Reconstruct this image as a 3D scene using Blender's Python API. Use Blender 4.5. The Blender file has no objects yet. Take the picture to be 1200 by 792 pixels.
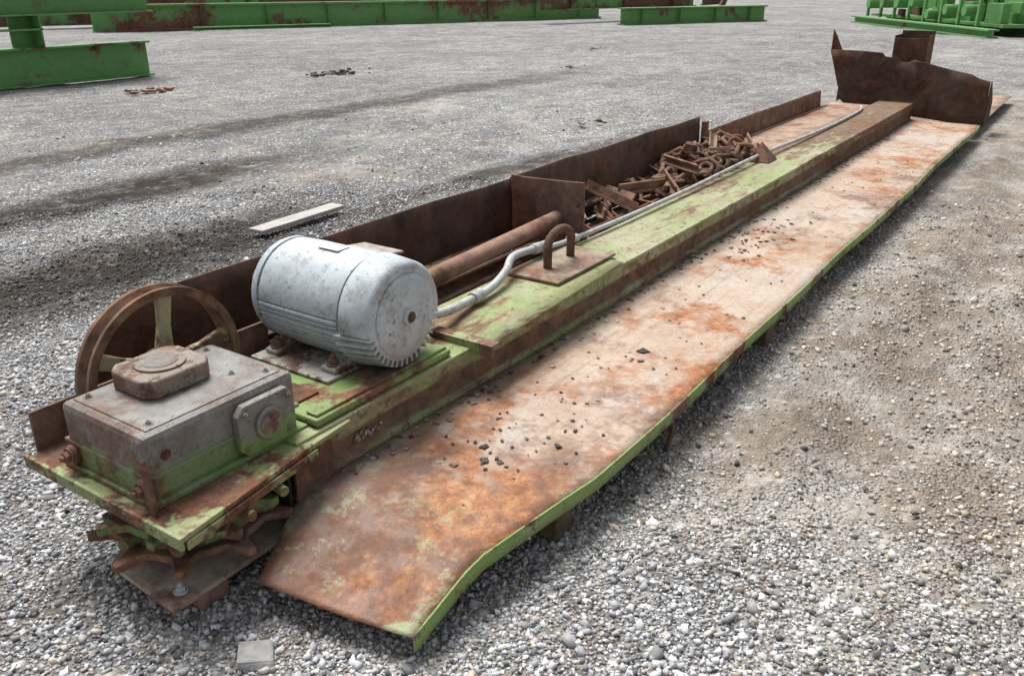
import bpy, math, random, bmesh
import numpy as np
from mathutils import Vector, Matrix, noise
random.seed(7); rng=np.random.default_rng(11)
scene=bpy.context.scene
# ------------------------------------------------------------------ camera
H=1.65; th=math.radians(34.1); ph=math.radians(22.83)
F=Vector((math.cos(ph)*math.cos(th),math.cos(ph)*math.sin(th),-math.sin(ph)))
R=Vector((math.sin(th),-math.cos(th),0)); U=R.cross(F)
cd=bpy.data.cameras.new("camera"); cam=bpy.data.objects.new("camera",cd)
scene.collection.objects.link(cam)
M=Matrix((( R.x,U.x,-F.x,0),(R.y,U.y,-F.y,0),(R.z,U.z,-F.z,H),(0,0,0,1)))
cam.matrix_world=M
cd.sensor_width=36; cd.lens=30; cd.clip_end=3000; cd.clip_start=.05
scene.camera=cam
scene.view_settings.view_transform='Standard'; scene.view_settings.look='None'
scene.view_settings.exposure=0
# ------------------------------------------------------------------ light
w=bpy.data.worlds.new("World"); scene.world=w; w.use_nodes=True
nt=w.node_tree; bg=nt.nodes['Background']
sky=nt.nodes.new('ShaderNodeTexSky'); sky.sky_type='NISHITA'; sky.sun_disc=False
sunel=math.radians(62); sunaz=math.radians(25)
sky.sun_elevation=sunel; sky.sun_rotation=sunaz; sky.dust_density=4; sky.air_density=1.0
hs=nt.nodes.new('ShaderNodeHueSaturation'); hs.inputs['Saturation'].default_value=.25
nt.links.new(sky.outputs[0],hs.inputs['Color']); nt.links.new(hs.outputs[0],bg.inputs[0])
bg.inputs[1].default_value=.14
sd=bpy.data.lights.new("sun",'SUN'); sd.energy=4.6; sd.angle=math.radians(30); sd.color=(1,.985,.955)
so=bpy.data.objects.new("sun",sd); scene.collection.objects.link(so)
sv=Vector((math.sin(sunaz)*math.cos(sunel),math.cos(sunaz)*math.cos(sunel),math.sin(sunel)))
so.rotation_euler=sv.to_track_quat('Z','Y').to_euler(); so.location=sv*20
# ------------------------------------------------------------------ node helper
class NB:
    def __init__(s,name):
        s.m=bpy.data.materials.new(name); s.m.use_nodes=True
        s.t=s.m.node_tree; s.b=s.t.nodes['Principled BSDF']
        tc=s.t.nodes.new('ShaderNodeTexCoord'); s.co=tc.outputs['Object']
        sp=s.t.nodes.new('ShaderNodeSeparateXYZ'); s.l(s.co,sp.inputs[0]); s.x,s.y,s.z=sp.outputs
    def l(s,a,b): s.t.links.new(a,b)
    def put(s,v,inp):
        if isinstance(v,(int,float)): inp.default_value=v
        elif isinstance(v,tuple): inp.default_value=(*v,1) if len(v)==3 else v
        else: s.l(v,inp)
    def mapv(s,sc=(1,1,1),off=(0,0,0)):
        n=s.t.nodes.new('ShaderNodeMapping'); s.l(s.co,n.inputs[0]); n.inputs['Scale'].default_value=sc; n.inputs['Location'].default_value=off; return n.outputs[0]
    def noise(s,scale,det=6,rough=.6,vec=None,off=None,dist=0):
        n=s.t.nodes.new('ShaderNodeTexNoise'); v=vec or (s.mapv(off=off) if off else s.co)
        s.l(v,n.inputs['Vector']); n.inputs['Scale'].default_value=scale; n.inputs['Detail'].default_value=min(det,5.0 if scale<10 else 4.0)
        n.inputs['Roughness'].default_value=rough; n.inputs['Distortion'].default_value=dist; return n.outputs[0]
    def vor(s,scale,feat='F1',out='Distance',vec=None,rand=1):
        n=s.t.nodes.new('ShaderNodeTexVoronoi'); n.feature=feat; s.l(vec or s.co,n.inputs['Vector']); n.inputs['Scale'].default_value=scale
        n.inputs['Randomness'].default_value=rand
        return n.outputs[out]
    def mr(s,v,a,b,c=0,d=1):
        n=s.t.nodes.new('ShaderNodeMapRange'); s.put(v,n.inputs[0]); 
        for i,k in enumerate((a,b,c,d)): s.put(k,n.inputs[i+1])
        return n.outputs[0]
    def math(s,op,a,b=0):
        n=s.t.nodes.new('ShaderNodeMath'); n.operation=op; s.put(a,n.inputs[0]); s.put(b,n.inputs[1]); return n.outputs[0]
    def mix(s,f,a,b,mode='MIX'):
        n=s.t.nodes.new('ShaderNodeMixRGB'); n.blend_type=mode; s.put(f,n.inputs[0]); s.put(a,n.inputs[1]); s.put(b,n.inputs[2]); return n.outputs[0]
    def ramp(s,v,stops):
        n=s.t.nodes.new('ShaderNodeValToRGB'); s.l(v,n.inputs[0]); e=n.color_ramp.elements
        while len(e)<len(stops): e.new(.5)
        for i,(p,c) in enumerate(stops): e[i].position=p; e[i].color=(*c,1)
        return n.outputs[0]
    def fin(s,col,rough=.8,bump=None,bs=.3,bd=.01,metal=0,spec=.3):
        s.put(col,s.b.inputs['Base Color']); s.put(rough,s.b.inputs['Roughness']); s.put(metal,s.b.inputs['Metallic'])
        s.b.inputs['Specular IOR Level'].default_value=spec
        if bump is not None:
            n=s.t.nodes.new('ShaderNodeBump'); n.inputs['Strength'].default_value=bs; n.inputs['Distance'].default_value=bd
            s.l(bump,n.inputs['Height']); s.l(n.outputs[0],s.b.inputs['Normal'])
        return s.m
def rustcol(nb,bright=1.0,scale=14):
    n=nb.noise(scale,7,.75); n2=nb.noise(2.3,4,.6,off=(3,1,7)); k=bright
    a=nb.ramp(n,[(.28,(.040*k,.020*k,.014*k)),(.45,(.115*k,.050*k,.031*k)),(.6,(.21*k,.090*k,.048*k)),(.78,(.38*k,.19*k,.10*k))])
    b=nb.ramp(n,[(.3,(.075*k,.048*k,.039*k)),(.7,(.24*k,.15*k,.11*k))])
    return nb.mix(nb.mr(n2,.36,.6),a,b)
def painted(name,paint,amt=.5,paint2=None,rust=1.0,psc=2.5,dirt=.45):
    nb=NB(name); paint2=paint2 or tuple(c*.72 for c in paint)
    p=nb.mix(nb.mr(nb.noise(6,7,.75,off=(5,2,1)),.35,.65),paint,paint2)
    p=nb.mix(nb.mr(nb.noise(17,4,.7),.42,.75,0,dirt),p,(.19,.145,.095))
    big=nb.noise(psc,7,.78,off=(1,8,2)); lo=1-amt
    mask=nb.mr(big,.28+lo*.42-.02,.28+lo*.42+.04)
    chips=nb.mr(nb.noise(28,7,.8,off=(9,3,3)),.585+.06*(1-amt),.65+.06*(1-amt))
    mask=nb.math('MAXIMUM',mask,nb.math('MULTIPLY',chips,.9))
    c=nb.mix(mask,p,rustcol(nb,rust))
    return nb.fin(c,nb.mr(mask,0,1,.55,.88),nb.noise(45,6,.75),.4,.006)
def rusty(name,bright=1.0,scale=14,tint=None,tamt=.4):
    nb=NB(name); c=rustcol(nb,bright,scale)
    if tint: c=nb.mix(nb.mr(nb.noise(4,7,.75,off=(4,4,4)),.55-.2*tamt,.75-.2*tamt),c,tint)
    return nb.fin(c,.87,nb.noise(60,6,.75),.4,.006)
m_green=painted('green_paint',(.21,.30,.095),.45,(.16,.24,.075))
m_green_worn=painted('green_paint_worn',(.23,.31,.11),.52,(.31,.33,.18))
m_sprk=painted('sprocket_paint',(.10,.22,.055),.50,(.12,.19,.07),psc=9,dirt=.7)
m_green_bg=painted('green_paint_bright',(.14,.35,.11),.28,(.11,.28,.09),psc=.7,dirt=.3)
m_rust=rusty('rust_dark',.8); m_rust_mid=rusty('rust_mid',1.05)
m_rust_red=rusty('rust_red',1.25,9)
m_fence=rusty('fence_rust',.5,7)
m_fence2=rusty('fence_rust_b',.7,7)
m_wood=(lambda nb: nb.fin(nb.ramp(nb.noise(6,7,.7,vec=nb.mapv((1,8,8))),[(.3,(.28,.27,.25)),(.7,(.52,.51,.48))]),.9,nb.noise(30,5,.6,vec=nb.mapv((1,8,8))),.4,.005))(NB('plank_wood'))
m_block=(lambda nb: nb.fin(nb.ramp(nb.noise(9,7,.7),[(.3,(.06,.045,.03)),(.7,(.22,.16,.11))]),.9))(NB('block_wood'))
def beam_mat():
    nb=NB('beam_paint')
    p=nb.mix(nb.mr(nb.noise(5,7,.75),.38,.62),(.29,.345,.15),(.21,.28,.095))
    p=nb.mix(nb.mr(nb.noise(1.6,7,.7,off=(2,2,9)),.42,.6,0,.8),p,(.38,.36,.25))
    p=nb.mix(nb.mr(nb.noise(2.4,7,.78,vec=nb.mapv((1,4,2),(5,5,5))),.50,.62,0,.7),p,(.28,.19,.125))
    p=nb.mix(nb.mr(nb.noise(20,7,.75,off=(6,5,5)),.48,.7,0,.55),p,(.20,.165,.12))
    big=nb.noise(1.2,7,.78,vec=nb.mapv((.8,2.4,3)))
    g=nb.mr(nb.x,4.0,9.0,0,.18)
    v=nb.math('ADD',big,g)
    mask=nb.mr(v,.53,.60,0,.9)
    zz=nb.math('ADD',nb.z,nb.math('MULTIPLY',nb.math('SUBTRACT',nb.noise(4,7,.7,vec=nb.mapv((.8,1,.9))),.5),.07))
    band=nb.math('MULTIPLY',nb.mr(zz,.195,.212),nb.mr(zz,.295,.278))
    mask=nb.math('MAXIMUM',mask,nb.math('MULTIPLY',band,.93))
    side=nb.math('MULTIPLY',nb.mr(nb.z,.345,.335),nb.mr(nb.noise(5,7,.8,vec=nb.mapv((.8,1,.8),(3,3,8))),.50,.60,0,.85))
    mask=nb.math('MAXIMUM',mask,side)
    chips=nb.mr(nb.noise(22,7,.8,off=(9,3,3)),.56,.66); mask=nb.math('MAXIMUM',mask,chips)
    near=nb.math('MULTIPLY',nb.mr(nb.x,1.95,1.6),nb.mr(nb.z,.34,.30)); mask=nb.math('MAXIMUM',mask,nb.math('MULTIPLY',near,nb.mr(nb.noise(6,7,.7),.35,.5)))
    c=nb.mix(mask,p,rustcol(nb,1.0))
    return nb.fin(c,nb.mr(mask,0,1,.5,.88),nb.noise(40,7,.75),.4,.006)
m_beam=beam_mat()
def deck_mat(name='deck_rust',front=True):
    nb=NB(name)
    base=nb.mix(nb.mr(nb.noise(2.2,7,.75,off=(0,5,0)),.35,.65),(.50,.40,.31),(.37,.26,.19))
    base=nb.mix(nb.mr(nb.noise(1.3,7,.75,off=(9,5,0)),.46,.66,0,.7),base,(.47,.45,.41))
    base=nb.mix(nb.mr(nb.noise(30,6,.8),.45,.75,0,.5),base,(.27,.16,.105))
    orange=nb.ramp(nb.noise(18,7,.8,off=(2,7,1)),[(.3,(.13,.05,.025)),(.5,(.32,.125,.045)),(.72,(.50,.26,.125))])
    f=nb.math('ADD',nb.noise(1.5,7,.78,off=(7,1,4)),nb.mr(nb.x,1.3,3.2,.18,0))
    f=nb.math('ADD',f,nb.mr(nb.x,7,11,0,.04))
    c=nb.mix(nb.mr(f,.52,.63),base,orange)
    d=nb.math('ADD',nb.noise(2.1,7,.8,off=(1,1,14)),nb.mr(nb.x,1.25,2.6,.15,0))
    c=nb.mix(nb.mr(d,.53,.66,0,.85),c,(.135,.068,.045))
    st=nb.noise(2.5,7,.78,vec=nb.mapv((.5,7,1),(2,2,2))); c=nb.mix(nb.mr(st,.53,.68,0,.55),c,(.21,.115,.075))
    dy=nb.math('ADD',nb.y,nb.math('MULTIPLY',nb.noise(4,7,.75,off=(3,3,3)),.3))
    c=nb.mix(nb.mr(dy,1.80,1.93,0,.85),c,(.20,.16,.13))
    if front:
        gm=nb.math('MULTIPLY',nb.mr(nb.noise(4.1,7,.78,off=(4,6,2)),.53,.62),nb.mr(nb.x,1.5,1.9,.75,0))
        c=nb.mix(gm,c,(.34,.40,.23))
    pits=nb.mr(nb.noise(75,4,.75),.58,.68,0,.8); c=nb.mix(pits,c,(.11,.06,.04))
    return nb.fin(c,nb.mr(nb.noise(9,4,.7,off=(1,2,1)),.4,.6,.5,.8),nb.noise(40,7,.8),.5,.008,spec=.45)
m_deck=deck_mat(); m_deck2=rusty('cover_rust',1.4,8,(.38,.28,.21),.7)
def motor_mat():
    nb=NB('motor_paint')
    p=nb.mix(nb.mr(nb.noise(4,7,.75),.4,.65),(.52,.575,.60),(.38,.44,.475))
    p=nb.mix(nb.mr(nb.noise(9,7,.8,off=(3,0,3)),.52,.64,0,.7),p,(.26,.245,.22))
    p=nb.mix(nb.mr(nb.noise(2.5,7,.8,vec=nb.mapv((1,3,1),(1,2,3))),.54,.64,0,.5),p,(.34,.31,.27))
    p=nb.mix(nb.mr(nb.noise(38,6,.8,off=(1,0,3)),.60,.65,0,.9),p,(.17,.11,.075))
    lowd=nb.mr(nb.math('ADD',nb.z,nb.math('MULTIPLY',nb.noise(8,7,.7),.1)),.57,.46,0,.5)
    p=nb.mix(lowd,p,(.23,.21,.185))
    return nb.fin(p,.5,nb.noise(50,6,.75),.3,.005,spec=.4)
m_motor=motor_mat()
def gear_mat():
    nb=NB('gearbox_paint')
    p=nb.mix(nb.mr(nb.noise(5,7,.75),.38,.62),(.15,.145,.135),(.26,.255,.24))
    p=nb.mix(nb.mr(nb.noise(7,7,.8,off=(7,7,1)),.47,.62,0,.7),p,(.15,.11,.08))
    zz=nb.math('ADD',nb.z,nb.math('MULTIPLY',nb.math('SUBTRACT',nb.noise(7,7,.8),.5),.13))
    p=nb.mix(nb.mr(zz,.455,.425,0,.92),p,nb.mix(nb.mr(nb.noise(12,5,.7),.4,.65),(.15,.25,.07),(.22,.27,.14)))
    r=nb.mr(nb.math('ADD',nb.noise(5,7,.8,off=(4,1,1)),nb.math('ADD',nb.mr(nb.x,1.04,1.14,.12,0),nb.mr(nb.y,2.1,2.27,0,.05))),.53,.62,0,.88)
    p=nb.mix(r,p,rustcol(nb,1.0,20))
    p=nb.mix(nb.mr(nb.noise(60,6,.8),.56,.67,0,.8),p,(.08,.06,.05))
    return nb.fin(p,.5,nb.noise(40,7,.8),.5,.006)
m_gear=gear_mat()
m_pipe=(lambda nb: nb.fin(nb.mix(nb.mr(nb.noise(15,7,.7),.5,.68),(.46,.48,.48),(.27,.24,.21)),.5,metal=.25))(NB('galvanised'))
m_wheel=rusty('wheel_rust',1.0,12,(.24,.18,.12),.6)
m_void_shade=(lambda nb: nb.fin((.03,.025,.02),.9))(NB('void_shade'))  # near-black colour standing in for shade inside openings and gaps
m_chain=rusty('chain_rust',1.0,30,(.25,.16,.12),.5)
def flakemat():
    nb=NB('flakes'); g=nb.t.nodes.new('ShaderNodeNewGeometry')
    return nb.fin(nb.ramp(g.outputs['Random Per Island'],[(0,(.05,.04,.035)),(.5,(.13,.10,.085)),(.8,(.22,.20,.18)),(1,(.36,.33,.30))]),.9)
m_flake=flakemat()
# ------------------------------------------------------------------ mesh helpers
def empty(name,loc):
    e=bpy.data.objects.new(name,None); e.location=loc; e.empty_display_size=.2; scene.collection.objects.link(e); return e
def mesh(name,verts,faces,mat,par=None,bevel=0,smooth=False,solid=0,seg=2,sub=0):
    me=bpy.data.meshes.new(name); me.from_pydata([tuple(v) for v in verts],[],faces); me.validate(); me.update()
    o=bpy.data.objects.new(name,me); scene.collection.objects.link(o)
    if mat: me.materials.append(mat)
    if smooth:
        for p in me.polygons: p.use_smooth=True
    if solid:
        md=o.modifiers.new('s','SOLIDIFY'); md.thickness=solid; md.offset=-1
    if bevel:
        md=o.modifiers.new('b','BEVEL'); md.width=bevel; md.segments=seg; md.limit_method='ANGLE'; md.angle_limit=math.radians(40)
    if par:
        o.parent=par; o.matrix_parent_inverse=Matrix.Translation(-Vector(par.location))
    return o
def fixn(o):
    bm=bmesh.new(); bm.from_mesh(o.data); bmesh.ops.recalc_face_normals(bm,faces=bm.faces); bm.to_mesh(o.data); bm.free()
def boxvf(x0,x1,y0,y1,z0,z1):
    v=[(x,y,z) for z in(z0,z1) for y in(y0,y1) for x in(x0,x1)]
    return v,[(0,2,3,1),(4,5,7,6),(0,1,5,4),(2,6,7,3),(0,4,6,2),(1,3,7,5)]
def box(name,b,mat,par=None,bevel=.004,rot=None,wob=0):
    v,f=boxvf(*b)
    if rot:
        ang,ax=rot; c=Vector(((b[0]+b[1])/2,(b[2]+b[3])/2,(b[4]+b[5])/2)); Rm=Matrix.Rotation(ang,4,ax)
        v=[c+Rm@(Vector(p)-c) for p in v]
    return mesh(name,v,f,mat,par,bevel)
def prism(name,poly,axis,a,b,mat,par=None,bevel=.004,seg=2):
    def P(p,t):
        return {'X':(t,p[0],p[1]),'Y':(p[0],t,p[1]),'Z':(p[0],p[1],t)}[axis]
    n=len(poly); v=[P(p,a) for p in poly]+[P(p,b) for p in poly]
    f=[tuple(range(n))[::-1],tuple(range(n,2*n))]+[(i,(i+1)%n,(i+1)%n+n,i+n) for i in range(n)]
    o=mesh(name,v,f,mat,par,bevel,seg=seg); fixn(o); return o
def panel(name,fn,nu,nv,mat,par=None,th=.006,wob=0,ws=2.0,smooth=True):
    v=[];f=[]
    for i in range(nu+1):
        for j in range(nv+1):
            p=Vector(fn(i/nu,j/nv))
            if wob: p+=noise.noise_vector(p*ws)*wob
            v.append(p)
    for i in range(nu):
        for j in range(nv):
            a=i*(nv+1)+j; f.append((a,a+nv+1,a+nv+2,a+1))
    return mesh(name,v,f,mat,par,smooth=smooth,solid=th)
def tubevf(pts,r,seg=10,closed=False,cap=True):
    pts=[Vector(p) for p in pts]; n=len(pts); v=[];f=[]
    prev=None
    for i,p in enumerate(pts):
        a=pts[(i-1)%n] if (closed or i>0) else p; b=pts[(i+1)%n] if (closed or i<n-1) else p
        t=(b-a).normalized()
        if prev is None:
            up=Vector((0,0,1)) if abs(t.z)<.9 else Vector((1,0,0)); nrm=(up-t*up.dot(t)).normalized()
        else: nrm=(prev-t*prev.dot(t)).normalized()
        prev=nrm; bn=t.cross(nrm); rr=r[i] if isinstance(r,(list,tuple)) else r
        for k in range(seg):
            a_=2*math.pi*k/seg; v.append(p+(nrm*math.cos(a_)+bn*math.sin(a_))*rr)
    m=n if closed else n-1
    for i in range(m):
        for k in range(seg):
            a=i*seg+k;b=i*seg+(k+1)%seg;c=((i+1)%n)*seg+(k+1)%seg;d=((i+1)%n)*seg+k; f.append((a,b,c,d))
    if cap and not closed:
        f.append(tuple(range(seg))[::-1]); f.append(tuple((n-1)*seg+k for k in range(seg)))
    return v,f
def tube(name,pts,r,mat,par=None,seg=14,closed=False):
    v,f=tubevf(pts,r,seg,closed); o=mesh(name,v,f,mat,par,smooth=True); 
    for p in o.data.polygons:
        if len(p.vertices)>4: p.use_smooth=False
    return o
def cyl(name,p0,p1,r,mat,par=None,seg=28,bevel=.003):
    v,f=tubevf([p0,p1],r,seg); o=mesh(name,v,f,mat,par,bevel=bevel); return o
def smoothpath(pts,n=8):
    pts=[Vector(p) for p in pts]; out=[]
    for i in range(len(pts)-1):
        p0=pts[max(i-1,0)];p1=pts[i];p2=pts[i+1];p3=pts[min(i+2,len(pts)-1)]
        for k in range(n):
            t=k/n; out.append(.5*((2*p1)+(-p0+p2)*t+(2*p0-5*p1+4*p2-p3)*t*t+(-p0+3*p1-3*p2+p3)*t**3))
    out.append(pts[-1]); return out
def joinvf(lst):
    V=[];Fc=[]
    for v,f in lst:
        o=len(V); V+=list(v); Fc+=[tuple(i+o for i in q) for q in f]
    return V,Fc
def lathe(name,prof,c,mat,par=None,seg=96,rfn=None):
    v=[];f=[]
    for (y,r) in prof:
        for k in range(seg):
            a=2*math.pi*k/seg; rr=r+(rfn(a,y,r) if rfn else 0)
            v.append((c[0]+rr*math.sin(a),y,c[2]+rr*math.cos(a)))
    n=len(prof)
    for i in range(n-1):
        for k in range(seg):
            f.append((i*seg+k,i*seg+(k+1)%seg,(i+1)*seg+(k+1)%seg,(i+1)*seg+k))
    f.append(tuple(range(seg))[::-1]); f.append(tuple((n-1)*seg+k for k in range(seg)))
    o=mesh(name,v,f,mat,par,smooth=True); fixn(o)
    md=o.modifiers.new('e','EDGE_SPLIT'); md.split_angle=math.radians(38)
    return o
def hexbolt(name,p,d,r,h,mat,par):
    p=Vector(p); d=Vector(d).normalized()
    v1,f1=tubevf([p,p+d*h*.3],r*1.45,16); v2,f2=tubevf([p+d*h*.3,p+d*h],r,6); v3,f3=tubevf([p+d*h,p+d*h*1.5],r*.5,10)
    V,Fc=joinvf([(v1,f1),(v2,f2),(v3,f3)]); return mesh(name,V,Fc,mat,par,bevel=.0015)
def chunk(c,s,flat=.5,ang=None):
    v,f=boxvf(-s,s,-s,s,-s*flat,s*flat); Rm=Matrix.Rotation(random.uniform(0,6.28) if ang is None else ang,4,'Z')@Matrix.Rotation(random.uniform(-.25,.25),4,'X')
    return [Vector(c)+Rm@Vector((p[0]*random.uniform(.5,1.3),p[1]*random.uniform(.5,1.1),p[2]*random.uniform(.5,1.2))) for p in v],f
# ------------------------------------------------------------------ ground
def hgt(x,y):
    h=.012*np.sin(x*1.3+.7*np.sin(y*1.1))+.012*np.sin(y*2.3+.5*np.sin(x*.9))
    near=np.exp(-((y-.45)/.45)**2)*np.clip((x-1.5)/1,0,1)
    h+=near*(.022*np.sin(y*11+.8*np.sin(x*1.2))+.018*np.sin(x*6+2*np.sin(y*5))*np.sin(y*7)+.010*np.sin(x*17+y*9)*np.sin(y*21-x*4))
    h+=-.035*np.exp(-((y-5.0)/.3)**2)-.03*np.exp(-((y-6.8)/.35)**2)
    h+=.008*np.sin(x*7+np.sin(y*4)*2)*np.sin(y*8.3+np.sin(x*3)*1.5)
    mach=np.clip((1.0-np.abs(y-1.9))/.2,0,1)
    return h*(1-mach*.7)
def axisc(lo,hi,n,c,s):
    a=np.arcsinh((lo-c)/s); b=np.arcsinh((hi-c)/s); return c+s*np.sinh(np.linspace(a,b,n))
gx=axisc(-600,900,520,3,1.8); gy=axisc(-600,900,520,1.5,1.5)
X,Y=np.meshgrid(gx,gy,indexing='ij'); Z=hgt(X,Y)*np.clip(1-(np.hypot(X,Y)-20)/30,0,1)
vv=np.stack([X,Y,Z],-1).reshape(-1,3)
n1=len(gy); ii,jj=np.meshgrid(np.arange(len(gx)-1),np.arange(n1-1),indexing='ij'); a=(ii*n1+jj).ravel()
ff=np.stack([a,a+n1,a+n1+1,a+1],-1)
me=bpy.data.meshes.new('gravel_ground'); me.vertices.add(len(vv)); me.vertices.foreach_set('co',vv.ravel().astype('f'))
me.loops.add(ff.size); me.loops.foreach_set('vertex_index',ff.ravel().astype('i'))
me.polygons.add(len(ff)); me.polygons.foreach_set('loop_start',np.arange(0,ff.size,4,dtype='i'))
me.update(); me.validate(); me.polygons.foreach_set('use_smooth',np.ones(len(ff),bool))
go=bpy.data.objects.new('gravel_ground',me); scene.collection.objects.link(go)
def ground_mat():
    nb=NB('gravel_surface')
    wc=nb.co
    def layer(s):
        n=nb.t.nodes.new('ShaderNodeTexVoronoi'); n.voronoi_dimensions='2D'; nb.l(wc,n.inputs['Vector']); n.inputs['Scale'].default_value=s
        sep=nb.t.nodes.new('ShaderNodeSeparateColor'); nb.l(n.outputs['Color'],sep.inputs[0])
        return sep.outputs[0],sep.outputs[1],n.outputs['Distance']
    r1,g1,d1=layer(62); r2,g2,d2=layer(27)
    st=nb.ramp(r1,[(0,(.17,.17,.175)),(.35,(.35,.355,.365)),(.7,(.52,.52,.53)),(1,(.78,.77,.75))])
    st2=nb.ramp(r2,[(0,(.20,.20,.205)),(.5,(.43,.43,.435)),(1,(.74,.73,.71))])
    sel=nb.mr(g2,.70,.72)
    c=nb.mix(sel,st,st2)
    gap=nb.mix(sel,nb.mr(d1,.62,.25),nb.mr(d2,.62,.25))
    c=nb.mix(nb.mr(gap,0,.8,.75,0),c,(.11,.105,.10))
    c=nb.mix(nb.mr(g1,.90,.92,0,.5),c,(.40,.33,.26))
    fine=nb.noise(140,3,.7)
    sand=nb.ramp(fine,[(.3,(.28,.245,.205)),(.7,(.53,.485,.43))])
    pn=nb.noise(1.1,7,.74,off=(3,9,1))
    yy=nb.math('MULTIPLY',nb.mr(nb.y,1.6,.8),nb.mr(nb.y,-1.2,-.1))
    z1=nb.math('MULTIPLY',yy,nb.mr(nb.x,1.6,3.0))
    pz=nb.math('ADD',pn,nb.math('MULTIPLY',z1,.2))
    sm=nb.mr(pz,.50,.68,0,.8)
    c=nb.mix(sm,c,sand)
    c=nb.mix(nb.mr(nb.math('ADD',nb.noise(2.6,7,.78,off=(1,9,1)),nb.math('MULTIPLY',z1,.12)),.54,.68,0,.7),c,(.245,.19,.14))
    wob=nb.math('MULTIPLY',nb.math('SUBTRACT',nb.noise(.9,6,.7,off=(0,4,4)),.5),.9)
    y2=nb.math('ADD',nb.y,wob)
    def bnd(c0,w): return nb.mr(nb.math('ABSOLUTE',nb.math('SUBTRACT',y2,c0)),w,w*.35)
    tr=nb.math('MAXIMUM',nb.math('MULTIPLY',bnd(4.9,.6),nb.mr(nb.x,5.4,3.8)),nb.math('MULTIPLY',bnd(6.7,.55),nb.mr(nb.x,7.0,4.6)))
    tr=nb.math('MAXIMUM',tr,nb.math('MULTIPLY',bnd(4.5,.3),nb.mr(nb.x,11,7,0,.7)))
    tr=nb.math('MAXIMUM',tr,nb.math('MULTIPLY',bnd(8.6,.45),nb.mr(nb.x,18,9,0,.6)))
    tr=nb.math('MULTIPLY',tr,nb.mr(nb.noise(4,7,.82),.32,.50))
    c=nb.mix(nb.math('MULTIPLY',tr,.95),c,nb.mix(.92,(.18,.14,.11),c,'MULTIPLY'))
    c=nb.mix(nb.math('MULTIPLY',tr,.72),c,(.045,.036,.029))
    lt=nb.mr(nb.noise(.35,6,.6,off=(8,1,1)),.4,.6,.88,1.12)
    c=nb.mix(1,c,lt,'MULTIPLY')
    l2=nb.mr(nb.noise(3.5,7,.82,vec=nb.mapv((.6,1,1),(8,1,1))),.38,.6,.68,1.1)
    c=nb.mix(1,c,l2,'MULTIPLY')
    hb=nb.math('ADD',nb.math('MULTIPLY',gap,nb.mr(sm,0,1,1,.35)),nb.math('MULTIPLY',r1,.4))
    hb=nb.math('ADD',hb,nb.math('MULTIPLY',fine,.4))
    return nb.fin(c,.92,hb,1,.013,spec=.2)
me.materials.append(ground_mat())
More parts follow.
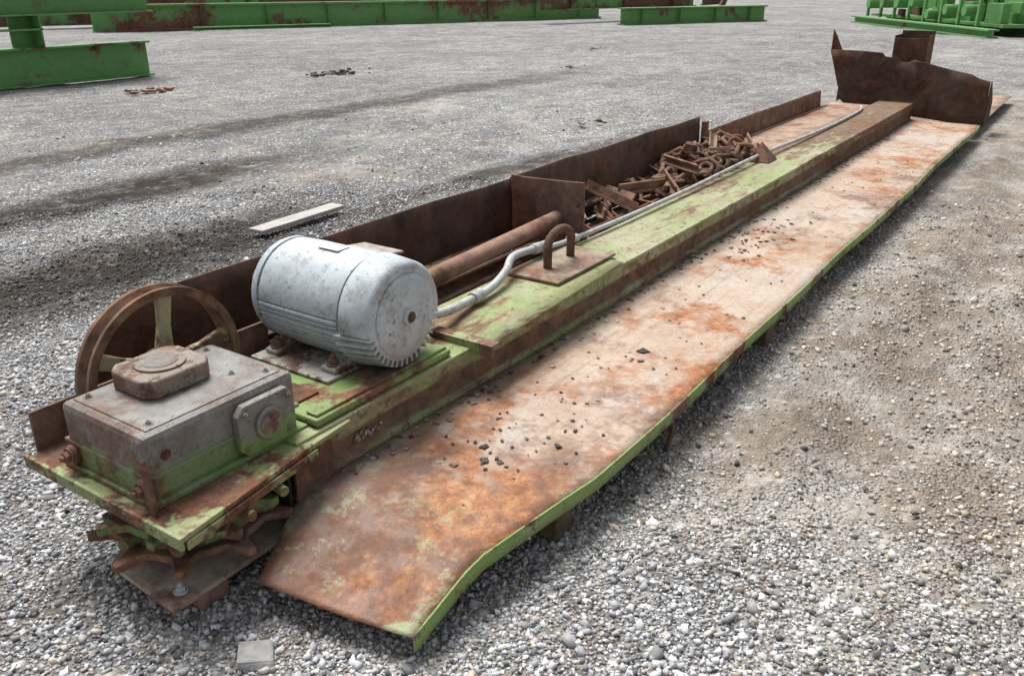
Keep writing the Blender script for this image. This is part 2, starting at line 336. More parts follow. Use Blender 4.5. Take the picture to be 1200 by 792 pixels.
def stones(name,N,rmin,rmax,smin,smean,smax,amin,amax,lift=.25):
    r=rng.uniform(rmin,rmax,N); an=np.radians(rng.uniform(amin,amax,N))
    x=r*np.cos(an); y=r*np.sin(an)
    fld=.5+.25*np.sin(x*2.1+1.3*np.sin(y*1.7))+.25*np.sin(y*2.9+1.1*np.sin(x*1.3))
    dirt=np.clip((1.5-y)/.6,0,1)*np.clip((y+1.0)/.6,0,1)*np.clip((x-1.8)/1.,0,1)
    keep=(rng.random(N)>dirt*.6*(.4+fld))&(rng.random(N)>.3*fld)
    keep&=~((y>1.25)&(y<2.75)&(x>1.6)&(x<10.6))
    x=x[keep];y=y[keep];N=len(x)
    s=np.clip(rng.lognormal(math.log(smean),.45,N),smin,smax)
    cube=np.array([(a,b,c) for c in(-1,1) for b in(-1,1) for a in(-1,1)],float)*.62
    tri=np.array([(0,2,3),(0,3,1),(4,5,7),(4,7,6),(0,1,5),(0,5,4),(2,6,7),(2,7,3),(0,4,6),(0,6,2),(1,3,7),(1,7,5)])
    P=cube[None]*(1+rng.uniform(-.5,.4,(N,8,3)))
    P[:,:,2]*=rng.uniform(.45,.85,(N,1)); P[:,:,0]*=rng.uniform(.8,1.6,(N,1))
    q=rng.normal(size=(N,4)); q[:,1:3]*=.4; q/=np.linalg.norm(q,axis=1,keepdims=True)
    w_,a_,b_,c_=q.T
    Rm=np.stack([1-2*(b_*b_+c_*c_),2*(a_*b_-c_*w_),2*(a_*c_+b_*w_),2*(a_*b_+c_*w_),1-2*(a_*a_+c_*c_),2*(b_*c_-a_*w_),2*(a_*c_-b_*w_),2*(b_*c_+a_*w_),1-2*(a_*a_+b_*b_)],-1).reshape(N,3,3)
    P=np.einsum('nij,nkj->nki',Rm,P)*s[:,None,None]
    P[:,:,0]+=x[:,None];P[:,:,1]+=y[:,None];P[:,:,2]+=(hgt(x,y)+s*lift)[:,None]
    fa=(tri[None]+(np.arange(N)*8)[:,None,None]).reshape(-1,3)
    me=bpy.data.meshes.new(name); me.vertices.add(N*8); me.vertices.foreach_set('co',P.ravel().astype('f'))
    me.loops.add(fa.size); me.loops.foreach_set('vertex_index',fa.ravel().astype('i'))
    me.polygons.add(len(fa)); me.polygons.foreach_set('loop_start',np.arange(0,fa.size,3,dtype='i'))
    me.update()
    g=np.clip(rng.normal(.44,.17,N),.10,.82); t=rng.random(N)
    g*=1-.22*np.clip(dirt[keep]*fld[keep],0,1)
    col=np.ones((N,4)); wm=.10*dirt[keep]
    col[:,0]=g*(.99+.02*(t>.7)+.12*(t>.90)+wm); col[:,1]=g*(1+wm*.2); col[:,2]=g*(1.03-.04*(t>.7)-.16*(t>.90)-wm)
    damp=np.maximum(np.exp(-((y-4.9)/.55)**4)*np.clip(4.8-x,0,1),np.exp(-((y-6.7)/.5)**4)*np.clip(6-x,0,1))*(.6+.4*fld[keep]); col[:,:3]*=(1-.87*damp)[:,None]
    at=me.color_attributes.new('col','FLOAT_COLOR','POINT'); at.data.foreach_set('color',np.repeat(col,8,0).ravel().astype('f'))
    o=bpy.data.objects.new(name,me); scene.collection.objects.link(o)
    nb=NB(name+'_mat'); an_=nb.t.nodes.new('ShaderNodeAttribute'); an_.attribute_name='col'
    c=nb.mix(nb.mr(nb.noise(90,2,.7),.35,.7,0,.3),an_.outputs['Color'],nb.mix(1,an_.outputs['Color'],(.55,.54,.52),'MULTIPLY'))
    me.materials.append(nb.fin(c,.9,spec=.25)); return o
stones('loose_gravel',185000,.9,7.5,.0028,.0055,.015,-16,92)
stones('coarse_gravel',2100,.9,12,.010,.0135,.027,-16,92,.1)
# ------------------------------------------------------------------ conveyor frame
cv=empty('drag_chain_conveyor',(1.0,1.9,0))
def yo(x): return 1.10+.08*max(0,min(1,(2.1-x)/.6))+.006*math.sin(x*1.7)+.004*math.sin(x*4.1)
def dz(x,y):
    z=.168+.005*math.sin(x*2.1+y*2)
    if x<1.58: z-=(1.58-x)*.25*(1 if y<1.4 else 1-(y-1.4)*.7)
    return z
def deck(u,v):
    x=1.2+(10.72-1.2)*(u**1.25)
    yi=1.80 if x>1.47 else 1.80-(1.47-x)*.5
    y=yo(x)+(yi-yo(x))*v
    x+=.085*(1-v)*max(0,1-(x-1.2)/.3)
    return (x,y,dz(x,y)+ .012*(v**2))
panel('side_deck',deck,160,14,m_deck,cv,.006,.004,1.6)
m_lip=painted('lip_paint',(.20,.33,.08),.40,(.28,.34,.15),psc=5)
def lip(u,v):
    x=1.285+(10.72-1.285)*(u**1.25); return (x,yo(x)-.003,dz(x,yo(x))-.05*v+.005)
panel('deck_lip',lip,160,2,m_lip,cv,.006,.004,1.6)
def sect(name,poly,x0,x1,mat,n=60,wob=.002):
    v=[];f=[];k=len(poly)
    for i in range(n+1):
        x=x0+(x1-x0)*i/n
        for (y,z) in poly:
            p=Vector((x,y,z)); p+=noise.noise_vector(Vector((x*.8,y,z)))*wob; v.append(p)
    for i in range(n):
        for j in range(k):
            f.append((i*k+j,i*k+(j+1)%k,(i+1)*k+(j+1)%k,(i+1)*k+j))
    f.append(tuple(range(k))); f.append(tuple(n*k+j for j in range(k))[::-1])
    o=mesh(name,v,f,mat,cv,bevel=.004); fixn(o)
    return o
sect('beam',[(1.80,.355),(1.795,.30),(1.803,.283),(1.815,.28),(1.815,.215),(1.80,.205),(1.795,.14),(2.17,.14),(2.17,.355)],1.5,10.7,m_beam,80,.006)
panel('beam_top_sheet',lambda u,v:(2.39+1.25*u,(1.735+.07*u)+(2.17-1.735-.07*u)*v,.3635),20,4,m_beam,cv,.005,.002)
box('cross_angle',(2.375,2.39,1.70,2.0,.335,.385),m_green_worn,cv,.002)
box('cross_angle_leg',(2.3905,2.43,1.70,2.0,.378,.385),m_green_worn,cv,.002)
mesh('end_gusset',[(1.47,1.785,.325),(1.47,1.785,.12),(1.66,1.789,.115),(1.62,1.789,.325)],[(0,1,2,3)],m_rust,cv,solid=.008)
mesh('beam_end_shade',[(1.46,1.80,.30),(1.46,1.80,.14),(1.46,2.17,.14),(1.46,2.17,.30)],[(0,1,2,3)],m_void_shade,cv,solid=.01)  # black sheet across the beam end, paints the shade of its opening
m_chalk=(lambda nb: nb.fin(nb.mix(nb.mr(nb.noise(70,5,.8),.40,.50),(.66,.66,.64),(.17,.10,.07)),.95))(NB('chalk'))
strokes=[[(0,.0),(.02,.03),(.012,.008),(.04,.032),(.036,.004),(.06,.03),(.062,.0),(.085,.026),(.09,.006),(.11,.024)],[(.015,.004),(.05,.014),(.10,.010)]]
L=[]
for st in strokes:
    pts=[(1.74+a*1.3,1.8135,.228+b*1.2) for a,b in st]; L.append(tubevf(smoothpath(pts,4),.0035,5))
V,Fc=joinvf(L); mesh('chalk_scribble',V,Fc,m_chalk,cv)
prism('drive_plate',[(1.02,1.70),(1.02,2.425),(1.16,2.425),(1.16,2.31),(1.72,2.31),(1.72,1.79),(1.56,1.775)],'Z',.326,.343,m_green_worn,cv,.003)
box('plate_front_angle',(1.005,1.017,1.69,2.43,.312,.350),m_green_worn,cv,.002)
prism('plate_side_angle',[(1.03,1.696),(1.55,1.765),(1.55,1.771),(1.03,1.702)],'Z',.300,.3255,m_green_worn,cv,.001)
box('rear_flange',(1.05,1.95,2.43,2.442,.30,.47),m_rust_red,cv,.003)
prism('front_gusset',[(1.83,.345),(1.86,.345),(1.86,.50),(1.845,.51),(1.83,.43)],'X',1.035,1.045,m_rust_mid,cv,.002)
m_low=rusty('lower_plate_rust',1.3,10,(.42,.37,.30),.8)
prism('lower_plate',[(1.0,1.77),(1.02,2.09),(1.3,2.3),(1.6,2.3),(1.6,1.81),(1.5,1.78)],'Z',.078,.092,m_low,cv,.003)
def sprocket(name,c,r0,r1,n,z0,z1,mat,ph0=0):
    poly=[]
    for i in range(n):
        a=2*math.pi*i/n+ph0+random.uniform(-.03,.03)
        for da,rr in((-.30,r0),(-.17,r0*1.02),(-.10,r1*.90),(-.08,r1),(.0,r1*1.02),(.03,r1*.93),(.06,r0*1.1),(.17,r0*.98)):
            poly.append((c[0]+rr*math.cos(a+da*2*math.pi/n*1.5),c[1]+rr*math.sin(a+da*2*math.pi/n*1.5)))
    return prism(name,poly,'Z',z0,z1,mat,cv,.004)
SC=(1.255,2.005)
sprocket('upper_sprocket',SC,.225,.275,9,.235,.262,m_sprk,.25)
sprocket('lower_sprocket',SC,.215,.288,9,.150,.174,m_rust_mid,.5)
cyl('sprocket_web',(*SC,.1745),(*SC,.2345),.19,m_sprk,cv,40)
cyl('sprocket_hub',(*SC,.2625),(*SC,.326),.13,m_sprk,cv)
for i in range(9):
    a=2*math.pi*i/9+.35; d=Vector((math.cos(a),math.sin(a),0)); c=Vector((*SC,.203))
    s=Vector((-d.y,d.x,0)); pts=[c+d*.18,c+d*.215+s*.008,c+d*.243+s*.02]
    v,f=tubevf(pts,[.026,.022,.017],9); mesh('sprocket_lug_%d'%i,v,f,m_sprk if i%3 else m_rust_mid,cv,bevel=.003)
for i,(x,y,a) in enumerate([(1.12,1.765,.3),(1.24,1.735,.1),(1.38,1.755,-.2)]):
    d=Vector((math.sin(a)*.05,-math.cos(a)*.05,.0)); p=Vector((x,y,.28))
    v,f=tubevf([p-d,p+d*.6],.016,12); mesh('drive_pin_%d'%i,v,f,m_green,cv,bevel=.003)
hexbolt('plate_bolt_1',(1.06,1.82,.092),(0,0,1),.014,.02,m_pipe,cv); hexbolt('plate_bolt_2',(1.3,1.82,.092),(0,0,1),.013,.02,m_rust_mid,cv)
m_or=rusty('orange_rust',1.9,12)
box('foot_block',(1.10,1.2,1.80,2.1,.0,.077),m_or,cv,.01)
cyl('drip_pipe',(1.40,1.765,.055),(1.40,1.86,.055),.02,m_or,cv)
# trough
panel('trough_floor',lambda u,v:(1.75+8.6*u,2.172+.475*v,.20+.006*math.sin(u*30)),60,6,m_rust,cv,.006,.004)
panel('cover_plate',lambda u,v:(7.05+3.5*u,2.172+.475*v,.325),20,4,m_deck2,cv,.006,.006)
panel('fence_front',lambda u,v:(1.58+2.32*u,2.652-.01*math.sin(v*3),.20+.43*v),30,6,m_fence,cv,.008,.008)
prism('fence_front_low',[(1.36,.2),(1.578,.2),(1.578,.60),(1.42,.56),(1.36,.50)],'Y',2.65,2.66,m_fence,cv,.002)
panel('fence_mid',lambda u,v:(3.92+2.70*u,2.655+.012*v,.20+.432*v),30,6,m_fence2,cv,.008,.012)
panel('fence_rear',lambda u,v:(6.68+3.42*u,2.645+.02*v,.20+.30*v),30,6,m_rust_red,cv,.008,.012)
m_tan=painted('tan_steel',(.42,.33,.22),.5)
box('fence_angle',(1.6,10.2,2.60,2.643,.325,.333),m_rust_mid,cv,.002)
box('fence_strap',(6.6,6.66,2.60,2.64,.2,.60),m_rust_red,cv,.003)
prism('cross_plate',[(2.175,.2),(2.645,.2),(2.65,.648),(2.56,.645),(2.3,.652),(2.185,.658)],'X',3.905,3.917,rusty('cross_rust',1.15,9),cv,.003)
hexbolt('cross_bolt',(3.905,2.22,.54),(-1,0,0),.012,.015,m_rust,cv)
m_tube=rusty('tube_rust',1.45,6,(.34,.21,.16),.6)
tube('return_tube',[(2.1,2.34,.385),(3.9,2.345,.445)],.043,m_tube,cv,20)
tube('guide_rod',[(2.0,2.50,.335),(3.9,2.52,.345)],.014,m_rust_mid,cv)
tube('guide_rod_b',[(1.9,2.44,.30),(3.9,2.45,.30)],.014,m_rust,cv)
box('trough_angle',(2.0,3.9,2.55,2.59,.345,.353),m_tan,cv,.002)
for i,(y,z) in enumerate([(2.53,.36),(2.28,.33)]):
    tube('long_rod_%d'%i,[(3.95,y,z),(7.0,y-.01,z-.02)],.012,m_rust_mid,cv)
lug=empty('lifting_lug',(3.4,2.02,.37))
box('lug_plate',(3.14,3.70,1.875,2.165,.3665,.381),rusty('lug_rust',1.2,7,(.31,.27,.20),.6),lug,.003)
pts=[(3.30,2.03,.37),(3.30,2.03,.46)]+[(3.415-.115*math.cos(a),2.035,.46+.085*math.sin(a)) for a in [k*math.pi/10 for k in range(1,10)]]+[(3.53,2.04,.46),(3.53,2.04,.37)]
tube('lug_loop',smoothpath(pts,3),.021,rusty('loop_rust',.75,14),lug,14)
cn=empty('electrical_conduit',(5,2.1,.4))
tube('flex_conduit',smoothpath([(2.28,2.02,.47),(2.45,2.0,.43),(2.68,2.04,.40),(2.88,2.06,.40),(3.05,2.10,.42),(3.2,2.16,.44),(3.4,2.165,.43)],8),.019,m_pipe,cn)
cyl('fitting_a',(2.72,2.043,.40),(2.79,2.05,.40),.027,m_pipe,cn); cyl('fitting_b',(3.38,2.165,.43),(3.50,2.165,.42),.027,m_pipe,cn)
cyl('fitting_c',(3.72,2.165,.395),(3.80,2.16,.39),.023,m_pipe,cn)
tube('rigid_conduit',smoothpath([(3.45,2.165,.425),(3.75,2.16,.392),(5,2.13,.385),(6.5,2.12,.40),(8.2,2.10,.375),(9.6,2.12,.372),(10.1,2.22,.36)],6),.013,m_pipe,cn)
mesh('cable_hood',[(6.45,2.02,.36),(6.66,2.02,.36),(6.66,2.18,.36),(6.45,2.18,.36),(6.55,2.12,.50)],[(0,1,4),(1,2,4),(2,3,4),(3,0,4)],m_rust_mid,cn)
for i,(x,y0,y1,h) in enumerate([(1.98,1.14,1.7,.10),(3.9,1.11,1.6,.115),(5.9,1.15,1.6,.115),(8.2,1.15,1.6,.11)]):
    box('support_block_%d'%i,(x-.05,x+.05,y0,y1,-.02,h),m_block,cv,.01,(random.uniform(-.15,.15),'Z'))
for i,x in enumerate([2.2,4.6,7.2,10.0]):
    box('skid_block_%d'%i,(x-.07,x+.07,1.85,2.7,-.02,.138),m_block,cv,.01)
tube('hanging_rod',smoothpath([(2.66,1.13,.14),(2.70,1.09,.09),(2.66,1.10,.0)],5),.009,m_rust,cv)
for i,x in enumerate([1.75,2.9,4.1,5.4,6.8,8.4,9.9]):
    prism('deck_bracket_%d'%i,[(1.12,.135),(1.79,.135),(1.79,.03)],'X',x,x+.008,m_green_worn,cv,.001)
# ------------------------------------------------------------------ gearbox
gb=empty('gearbox',(1.32,2.07,.34))
box('housing',(1.062,1.58,1.875,2.265,.346,.552),m_gear,gb,.020)
box('housing_foot',(1.05,1.60,1.855,2.285,.3435,.362),m_gear,gb,.004)
box('joint_flange',(1.057,1.585,1.870,2.270,.425,.437),m_gear,gb,.003)
prism('top_rim',[(1.09,1.90),(1.55,1.90),(1.55,2.24),(1.09,2.24)],'Z',.551,.556,m_gear,gb,.003)
oc=[(1.19,2.06),(1.22,2.025),(1.39,2.025),(1.42,2.06),(1.42,2.195),(1.39,2.23),(1.22,2.23),(1.19,2.195)]
m_boss=painted('boss_paint',(.28,.25,.215),.52,(.20,.17,.14),rust=1.1,psc=5)
prism('bearing_boss',oc,'Z',.556,.615,m_boss,gb,.009,3)
cyl('boss_ring',(1.305,2.128,.615),(1.305,2.128,.622),.074,m_boss,gb,36)
cyl('boss_recess',(1.305,2.128,.6222),(1.305,2.128,.624),.052,m_gear,gb,32)
cov=[(1.335,.39),(1.36,.365),(1.52,.365),(1.545,.39),(1.545,.50),(1.52,.527),(1.36,.527),(1.335,.50)]
prism('side_cover',cov,'Y',1.843,1.8695,m_gear,gb,.004)
cyl('cover_boss',(1.44,1.843,.446),(1.44,1.833,.446),.05,m_gear,gb,32)
cyl('cover_dish',(1.44,1.8325,.446),(1.44,1.830,.446),.036,m_boss,gb,32)
for i,(x,z) in enumerate([(1.36,.39),(1.52,.39),(1.52,.502),(1.36,.502)]):
    hexbolt('cover_bolt_%d'%i,(x,1.843,z),(0,-1,0),.0105,.010,m_gear,gb)
for i,(y,z) in enumerate([(2.27,.395),(1.93,.40)]): 
    cyl('plug_boss_%d'%i,(1.062,y-.04,z),(1.045,y-.04,z),.030,m_rust_mid,gb); hexbolt('plug_%d'%i,(1.045,y-.04,z),(-1,0,0),.018,.02,m_rust_mid,gb)
for i,(x,y) in enumerate([(1.12,1.93),(1.52,1.93),(1.52,2.21),(1.12,2.21),(1.45,2.0)]):
    hexbolt('top_bolt_%d'%i,(x,y,.556),(0,0,1),.009,.008,m_gear,gb)
hexbolt('side_plug',(1.12,1.875,.48),(0,-1,0),.011,.009,m_rust,gb)
cyl('input_shaft',(1.465,2.265,.47),(1.465,2.43,.47),.028,m_rust_mid,gb)
# ------------------------------------------------------------------ pulley wheel
pw=empty('pulley_wheel',(1.465,2.38,.47))
c=(1.465,2.36,.47); Ro=.28
prof=[(2.335,Ro-.028),(2.335,Ro),(2.348,Ro),(2.36,Ro-.016),(2.372,Ro),(2.384,Ro-.016),(2.396,Ro),(2.41,Ro),(2.41,Ro-.028)]
v=[];f=[];S=72
for (y,r) in prof:
    for k in range(S):
        a=2*math.pi*k/S; v.append((c[0]+r*math.sin(a),y,c[2]+r*math.cos(a)))
n=len(prof)
for i in range(n):
    for k in range(S):
        f.append((i*S+k,i*S+(k+1)%S,((i+1)%n)*S+(k+1)%S,((i+1)%n)*S+k))
o=mesh('rim',v,f,m_wheel,pw,smooth=True); fixn(o); md=o.modifiers.new('e','EDGE_SPLIT'); md.split_angle=.6
m_spoke=painted('spoke_paint',(.42,.40,.25),.36,(.34,.31,.18),psc=5)
cyl('hub',(1.465,2.32,.47),(1.465,2.42,.47),.06,m_wheel,pw)
for k in range(5):
    a=math.radians(8+72*k); d=Vector((math.sin(a),0,math.cos(a))); s=Vector((math.cos(a),0,-math.sin(a))); cc=Vector((1.465,2.366,.47))
    vs=[]
    for (r,wd,tk) in((.05,.040,.018),(.15,.028,.012),(.257,.036,.014)):
        for sx,sy in((-1,-1),(1,-1),(1,1),(-1,1)): vs.append(cc+d*r+s*wd*.75*sx+Vector((0,tk*sy,0)))
    fs=[(0,1,2,3)[::-1],(8,9,10,11)]
    for i in (0,4):
        for q in range(4): fs.append((i+q,i+(q+1)%4,i+4+(q+1)%4,i+4+q))
    mesh('spoke_%d'%k,vs,fs,m_spoke,pw,bevel=.006)
# ------------------------------------------------------------------ motor
mo=empty('electric_motor',(2.06,2.1,.58)); C=(2.06,0,.582)
def nrm_a(a): return abs((a+math.pi)%(2*math.pi)-math.pi)
def rib(a,y,r):
    a=math.degrees(nrm_a(a))
    if a<88: return .004
    return .007 if (a%6)<3 else -.006
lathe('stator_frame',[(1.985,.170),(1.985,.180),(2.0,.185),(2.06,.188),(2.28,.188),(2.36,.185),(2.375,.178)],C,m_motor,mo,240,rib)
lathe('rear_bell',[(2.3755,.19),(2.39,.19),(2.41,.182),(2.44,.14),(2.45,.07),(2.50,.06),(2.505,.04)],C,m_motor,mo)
cyl('shaft',(2.06,2.50,.582),(2.06,2.60,.582),.02,m_pipe,mo)
def shr(a,y,r):
    a=math.degrees(nrm_a(a)); 
    return -.030*max(0,min(1,(a-98)/8)) if y>1.85 else -.020*max(0,min(1,(a-98)/8))
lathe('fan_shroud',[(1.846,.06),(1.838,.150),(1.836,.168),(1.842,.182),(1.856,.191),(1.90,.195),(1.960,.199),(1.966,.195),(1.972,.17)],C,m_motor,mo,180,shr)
lathe('shroud_gap_shade',[(1.9725,.17),(1.973,.178),(1.984,.178),(1.9845,.17)],C,m_void_shade,mo)  # black ring, paints the shade of the gap behind the shroud
lathe('fan_face',[(1.8375,.148),(1.833,.148),(1.828,.142),(1.824,.11),(1.822,.05)],C,m_motor,mo)
lathe('face_hub',[(1.8215,.032),(1.814,.03),(1.810,.02)],C,m_motor,mo,32)
hexbolt('face_bolt',(2.06,1.810,.582),(0,-1,0),.014,.010,m_rust_mid,mo)
for i,(x,z) in enumerate([(.0,.085),(-.035,.055),(.085,-.03),(-.08,-.04)]): cyl('face_rivet_%d'%i,(2.06+x,1.826,.582+z),(2.06+x,1.817,.582+z),.008,m_motor,mo,16)
L=[]
for k in range(19):
    a=math.radians(102+k*8.67); d=Vector((math.sin(a),0,math.cos(a))); s=Vector((math.cos(a),0,-math.sin(a)))
    vs=[]
    for y,ra,rb in ((1.840,.140,.184),(1.985,.155,.207)):
        for r in (ra,rb):
            for q in(-1,1): vs.append(Vector(C)+Vector((0,y,0))+d*r+s*.0045*q)
    L.append((vs,[(0,1,3,2),(4,6,7,5),(0,4,5,1),(2,3,7,6),(0,2,6,4),(1,5,7,3)]))
V,Fc=joinvf(L); mesh('shroud_fins',V,Fc,m_motor,mo)
box('junction_box',(2.20,2.30,2.10,2.24,.56,.70),m_motor,mo,.008); 
box('junction_lid',(2.17,2.33,2.07,2.27,.708,.716),rusty('lid',1.1,12,(.42,.41,.38),.9),mo,.002,(.12,'Y'))
mesh('name_plate',[(2.02,2.10,.7755),(2.02,2.2,.7755),(2.08,2.2,.7755),(2.08,2.10,.7755)],[(0,1,2,3)],m_pipe,mo,solid=.002)
m_foot=painted('foot_paint',(.40,.40,.37),.52,(.31,.29,.26),psc=5)
for i,y in enumerate((2.02,2.30)):
    prism('foot_%d'%i,[(1.85,.398),(2.27,.398),(2.27,.415),(2.20,.43),(2.16,.46),(1.96,.46),(1.92,.43),(1.85,.415)],'Y',y-.035,y+.035,m_foot,mo,.005)
    for j,x in enumerate((1.88,2.24)): hexbolt('foot_bolt_%d_%d'%(i,j),(x,y,.415),(0,0,1),.017,.03,m_rust_mid,mo)
box('slide_rail_a',(1.80,2.30,1.97,2.36,.3845,.3975),m_foot,mo,.004)
box('motor_base',(1.60,2.28,1.815,2.33,.357,.384),m_green,mo,.010)
box('base_ridge',(1.615,2.27,1.83,1.88,.3845,.394),m_green,mo,.004)
box('belt_bracket',(1.61,1.74,1.95,2.25,.3845,.392),m_rust,mo,.002)
cyl('motor_pulley',(2.06,2.45,.582),(2.06,2.56,.582),.055,m_wheel,mo)
# ------------------------------------------------------------------ chain pile
cp=empty('chain_pile',(5.6,2.4,.3))
def link(c,t,n,L=.128,W=.080,r=.016):
    t=Vector(t).normalized(); n=Vector(n); n=(n-t*n.dot(t)).normalized(); pts=[]
    hs=(L-W)/2+.004
    for k in range(8): a=-math.pi/2+math.pi*k/7; pts.append(c+t*(hs+W/2*math.cos(a))+n*(W/2*math.sin(a)))
    for k in range(8): a=math.pi/2+math.pi*k/7; pts.append(c+t*(-hs+W/2*math.cos(a))+n*(W/2*math.sin(a)))
    return tubevf(pts,r,8,True)
def heap(x): return .11*math.exp(-((x-6.2)/.75)**2)+.03*math.exp(-((x-4.9)/.3)**2)
L=[]
for k in range(34):
    x=4.05+3.05*(k/34)+random.uniform(-.1,.1); y=random.uniform(2.32,2.48); z=.24+random.uniform(0,.07)+heap(x)*.8+(.09 if k%3==0 else 0)
    ang=random.gauss(.9,.6); l=random.uniform(.12,.22); Rm=Matrix.Rotation(ang,4,'Z')@Matrix.Rotation(random.uniform(-.3,.3),4,'Y')@Matrix.Rotation(random.uniform(-.8,.8),4,'X')
    for bx in ((-l,l,-.035,.035,-.006,.006),(-l,l,-.006,.006,.007,.055)):
        v,f=boxvf(*bx); v=[Vector((x,y,z))+Rm@Vector(p) for p in v]; v=[Vector((p.x,min(max(p.y,2.185),2.635),p.z)) for p in v]; L.append((v,f))
V,Fc=joinvf(L); mesh('flight_bars',V,Fc,rusty('flight_rust',1.2,12,(.31,.20,.15),.5),cp)
L=[]
for s in range(10):
    x=random.uniform(4.9,6.9); y=random.uniform(2.26,2.5); a=random.uniform(-.6,.6); z0=.265+.013*(s%7)
    for k in range(18):
        a+=random.uniform(-.8,.8)
        nx=x+.093*math.cos(a); ny=y+.093*math.sin(a)
        if ny<2.24 or ny>2.56: a=-a; ny=min(max(ny,2.24),2.56)
        if nx>7.25 or nx<4.4: a=math.pi-a; nx=min(max(nx,4.4),7.25)
        z=z0+heap(nx)+random.uniform(-.03,.035)
        t=Vector((nx-x,ny-y,random.uniform(-.045,.045)))
        if t.length<1e-4: t=Vector((1,0,0))
        side=Vector((-t.y,t.x,0)).normalized(); tw=(math.pi/2 if k%2 else 0)+random.uniform(-.55,.55)
        L.append(link(Vector((x,y,z)),t,side*math.cos(tw)+Vector((0,0,1))*math.sin(tw)))
        x,y=nx,ny
V,Fc=joinvf(L); mesh('chain_links',V,Fc,m_chain,cp,smooth=True)
wd=empty('weed_tuft',(4.15,2.5,.25)); L=[]
for k in range(90):
    a=random.uniform(0,6.28); l=random.uniform(.05,.13); bx=Vector((4.15+random.uniform(-.12,.12),2.52+random.uniform(-.07,.07),.21)); d=Vector((math.cos(a)*.5,math.sin(a)*.5,1)).normalized(); s=Vector((-math.sin(a),math.cos(a),0))*.007
    L.append(([bx-s*.3,bx+s*.3,bx+d*l*.6+s,bx+d*l,bx+d*l*.6-s],[(0,1,2,3,4)]))
V,Fc=joinvf(L); mesh('leaves',V,Fc,(lambda nb: nb.fin((.09,.17,.03),.6))(NB('leaf')),wd)
# ------------------------------------------------------------------ debris on deck
L=[]
def dk(x,y): return dz(x,y)+.012*max(0,(y-1.1)/.7)**2+.003
for k in range(620):
    if k<60: x=random.gauss(2.25,.4); y=random.gauss(1.45,.12); s=random.uniform(.003,.008)
    elif k<500:
        x=random.uniform(1.6,9.5); y=1.79-abs(random.gauss(0,.045)); s=random.uniform(.003,.012)
    elif k<550: x=random.gauss(5.0,.3); y=random.gauss(1.58,.07); s=random.uniform(.004,.014)
    else: x=random.uniform(1.6,9); y=random.uniform(1.2,1.75); s=random.uniform(.003,.009)
    if not(1.55<x<10.5 and 1.15<y<1.785): continue
    L.append(chunk((x,y,dk(x,y)),s,.22))
for x,y,s in ((3.1,1.42,.022),(3.0,1.38,.012),(2.2,1.3,.012),(1.98,1.45,.016),(2.05,1.5,.013),(1.9,1.52,.012),(2.0,1.4,.010)): L.append(chunk((x,y,dk(x,y)),s,.2))
V,Fc=joinvf(L); mesh('rust_flakes',V,Fc,m_flake,cv)
# ------------------------------------------------------------------ hood at far end
hd=empty('rusty_steel_hood',(11.0,1.9,0)); m_hood=rusty('hood_rust',.5,8); m_hood2=rusty('hood_rust_b',.75,8)
def sheet(name,poly,fn,mat,par,th=.01):
    bm=bmesh.new(); vs=[bm.verts.new((p[0],p[1],0)) for p in poly]; bm.faces.new(vs)
    bmesh.ops.triangulate(bm,faces=bm.faces); bmesh.ops.subdivide_edges(bm,edges=bm.edges,cuts=4,use_grid_fill=True)
    for v in bm.verts: v.co=Vector(fn(v.co.x,v.co.y))
    me=bpy.data.meshes.new(name); bm.to_mesh(me); bm.free(); me.materials.append(mat)
    o=bpy.data.objects.new(name,me); scene.collection.objects.link(o); md=o.modifiers.new('s','SOLIDIFY'); md.thickness=th
    for p in me.polygons: p.use_smooth=True
    o.parent=par; o.matrix_parent_inverse=Matrix.Translation(-Vector(par.location)); return o
hp=[(1.08,.14),(1.45,.14),(2.55,.22),(2.66,.30),(2.87,.87),(2.5,.865),(2.28,.85),(2.24,.81),(2.10,.80),(2.07,.76),(1.98,.76),(1.93,.79),(1.5,.70),(1.30,.67),(1.22,.63),(1.10,.60)]
sheet('front_panel',hp,lambda y,z:(11.0+.10*(z-.15)+.03*math.sin(y*4),y,z),m_hood,hd)
prism('side_panel',[(11.06,.28),(11.9,.28),(11.9,.7),(11.10,.855)],'Y',2.72,2.73,m_hood2,hd,.002)
prism('side_fin',[(2.74,.865),(2.87,.865),(2.87,1.10),(2.82,1.02)],'X',11.07,11.08,m_hood2,hd,.002)
prism('right_panel',[(11.03,.14),(11.5,.14),(11.5,.35),(11.09,.60)],'Y',1.09,1.10,m_hood,hd,.002)
box('inlet_front',(11.6,11.61,1.90,2.28,.3,.99),m_hood2,hd,.003); box('inlet_back',(12.0,12.01,1.90,2.28,.3,1.06),m_hood2,hd,.003)
box('inlet_left',(11.611,11.999,2.27,2.28,.3,1.02),m_hood,hd,.003); box('inlet_right',(11.611,11.999,1.90,1.91,.3,1.02),m_hood2,hd,.003)
ex=empty('steel_plate',(12,1.7,.1))
panel('plate',lambda u,v:(10.75+3.6*u,1.13+1.2*v,.13-.02*u),20,6,m_deck,ex,.008,.008)
box('end_cap',(10.702,10.712,1.80,2.17,.14,.36),m_rust_mid,cv,.002)
pl=empty('wooden_plank',(4.2,4.78,.03)); box('board',(3.80,4.66,4.70,4.84,.0,.03),m_wood,pl,.004,(.06,'Z'))
v,f=chunk((1.06,1.53,.012),.05,.3,.9); mesh('flat_rock',v,f,(lambda nb: nb.fin(nb.ramp(nb.noise(20,6,.7),[(.3,(.24,.235,.23)),(.7,(.42,.41,.39))]),.9,nb.noise(40,6,.7),.5,.01))(NB('rock')),None,bevel=.008)
L=[]
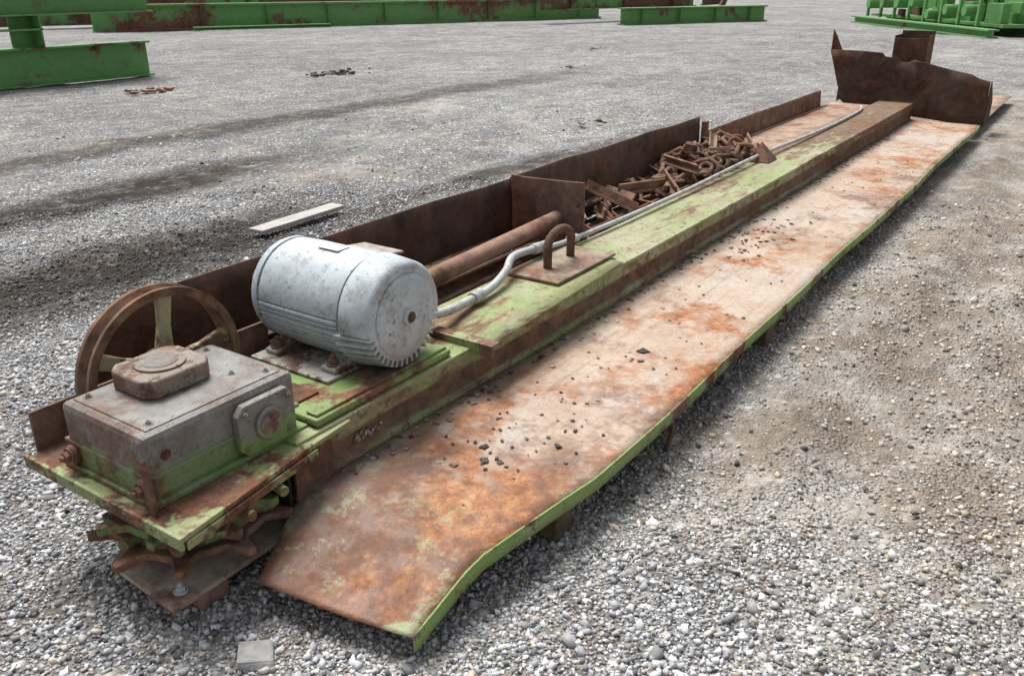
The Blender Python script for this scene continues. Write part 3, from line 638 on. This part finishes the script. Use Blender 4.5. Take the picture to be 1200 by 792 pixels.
for k in range(90):
    a=random.uniform(0,6.28); r=abs(random.gauss(0,.22)); L.append(chunk((11.8+r*math.cos(a)*1.6,12+r*math.sin(a),.01+.04*random.random()),random.uniform(.015,.055),.5))
V,Fc=joinvf(L); mesh('scrap_heap',V,Fc,m_flake)
L=[]
for k in range(14): L.append(chunk((8.3+random.gauss(0,.25),12.6+random.gauss(0,.12),.02),random.uniform(.02,.06),.4))
V,Fc=joinvf(L); mesh('rusty_scrap',V,Fc,m_or)
L=[]
for (cx,cy) in ((9.5,5.2),(15.5,9.0),(20,11),(6.9,3.3)):
    for k in range(10): L.append(chunk((cx+random.gauss(0,.2),cy+random.gauss(0,.1),.02),random.uniform(.012,.04),.4))
V,Fc=joinvf(L); mesh('scattered_scrap',V,Fc,m_flake)
# ------------------------------------------------------------------ background steelwork
def ibeam(name,par,p0,p1,z0,z1,w_,mat,t=.03,stiff=0):
    p0=Vector((*p0,0));p1=Vector((*p1,0)); d=(p1-p0); Ln=d.length; d.normalize(); s=Vector((-d.y,d.x,0)); L=[]
    def bx(a,b,y0,y1,za,zb):
        v,f=boxvf(a,b,y0,y1,za,zb); L.append(([p0+d*q[0]+s*q[1]+Vector((0,0,q[2])) for q in v],f))
    bx(0,Ln,-w_/2,w_/2,z0,z0+t); bx(0,Ln,-w_/2,w_/2,z1-t,z1); bx(.002,Ln-.002,-t/2,t/2,z0+t,z1-t)
    for k in range(stiff):
        a=Ln*(k+.5)/stiff; bx(a,a+.02,-w_/2+.01,w_/2-.01,z0+t+.001,z1-t-.001)
    V,Fc=joinvf(L); return mesh(name,V,Fc,mat,par,bevel=.004)
bs=empty('green_steel_stack',(7,14.6,0))
ibeam('bottom_beam',bs,(2.5,14.6),(9.75,14.6),.03,.62,.30,m_green_bg,.03)
ibeam('top_beam',bs,(2.5,14.6),(9.9,14.6),1.10,1.5,.35,m_green_bg,.03)
for i,(x,wd_) in enumerate(((5.0,.5),(6.3,.5),(7.45,.35))):
    box('post_%d'%i,(x,x+wd_,14.70,14.73,.622,1.098),m_green_bg,bs,.004); box('post_side_%d'%i,(x+wd_+.002,x+wd_+.03,14.42,14.73,.622,1.098),m_green_bg,bs,.004)
box('mid_shelf',(4.5,7.86,14.42,14.69,.88,.91),m_green_bg,bs)
lb=empty('long_green_girder',(27,24,0)); m_girder=painted('girder_paint',(.15,.37,.12),.43,(.12,.30,.09),psc=.3,rust=1.2)
m_gird2=painted('girder_paint_b',(.15,.37,.12),.62,(.12,.30,.09),psc=.3,rust=1.0)
ibeam('girder',lb,(17,28.2),(36,19.7),.0,.85,.4,m_girder,.07,9)
ibeam('girder_rear',lb,(14,33),(40,22.5),.1,1.3,.4,m_gird2,.07,9)
ibeam('girder_flange_skid',lb,(19.5,26.3),(24,24.4),.0,.12,.3,m_green_bg,.04)
sg=empty('green_girder',(34,14,0))
ibeam('short_girder',sg,(31.0,16.0),(37.6,12.7),.0,.62,.4,m_green_bg,.05,4)
ibeam('leaning_brace',sg,(35.0,14.4),(37.8,14.6),.64,.95,.2,m_rust_mid,.04)
ibeam('upper_girder',sg,(30,19.0),(39,16.5),.5,1.1,.4,m_gird2,.04,3)
prism('lean_plate',[(36.0,.62),(36.5,.62),(37.4,1.5),(37.0,1.5)],'Y',14.0,14.1,m_rust,sg,.002)
gm=empty('green_machine_frame',(34,5.5,0))
ibeam('skid_a',gm,(38.5,9.2),(30.0,3.2),.0,.26,.35,m_green_bg,.05); ibeam('skid_b',gm,(39.5,8.2),(31.4,2.0),.0,.26,.35,m_green_bg,.05)
d=Vector((-8.5,-6.0,0)).normalized(); base=Vector((38.8,8.8,0)); s=Vector((-d.y,d.x,0)); L=[]; L2=[]
v,f=boxvf(.1,9.8,.1,1.7,.262,.36); L.append(([base+d*q[0]+s*q[1]+Vector((0,0,q[2])) for q in v],f))
for k in range(30):
    a=random.uniform(.3,8.8); b=random.uniform(-.1,1.3); wx=random.uniform(.2,1.2); wy=random.uniform(.1,.5); z0=.362+random.choice((0,.002,.3)); z1=z0+random.uniform(.2,.95)
    v,f=boxvf(a,a+wx,b,b+wy,z0,z1); (L if k%4 else L2).append(([base+d*q[0]+s*q[1]+Vector((0,0,q[2])) for q in v],f))
for k in range(8):
    a=.4+k*1.2; v,f=boxvf(a,a+.12,-.25,-.15,.265,1.6); L.append(([base+d*q[0]+s*q[1]+Vector((0,0,q[2])) for q in v],f))
v,f=boxvf(.3,9,-.27,-.14,1.605,1.7); L.append(([base+d*q[0]+s*q[1]+Vector((0,0,q[2])) for q in v],f))
for k in range(7):
    a=.6+k*1.25; z=random.uniform(.5,.9); r=random.uniform(.15,.3)
    p=base+d*a+s*(-.3)+Vector((0,0,z)); L.append(tubevf([p,p+s*.5],r,16))
V,Fc=joinvf(L); mesh('machinery_body',V,Fc,m_green_bg,gm,bevel=.01)
V,Fc=joinvf(L2); mesh('machinery_parts',V,Fc,m_fence2,gm,bevel=.01)
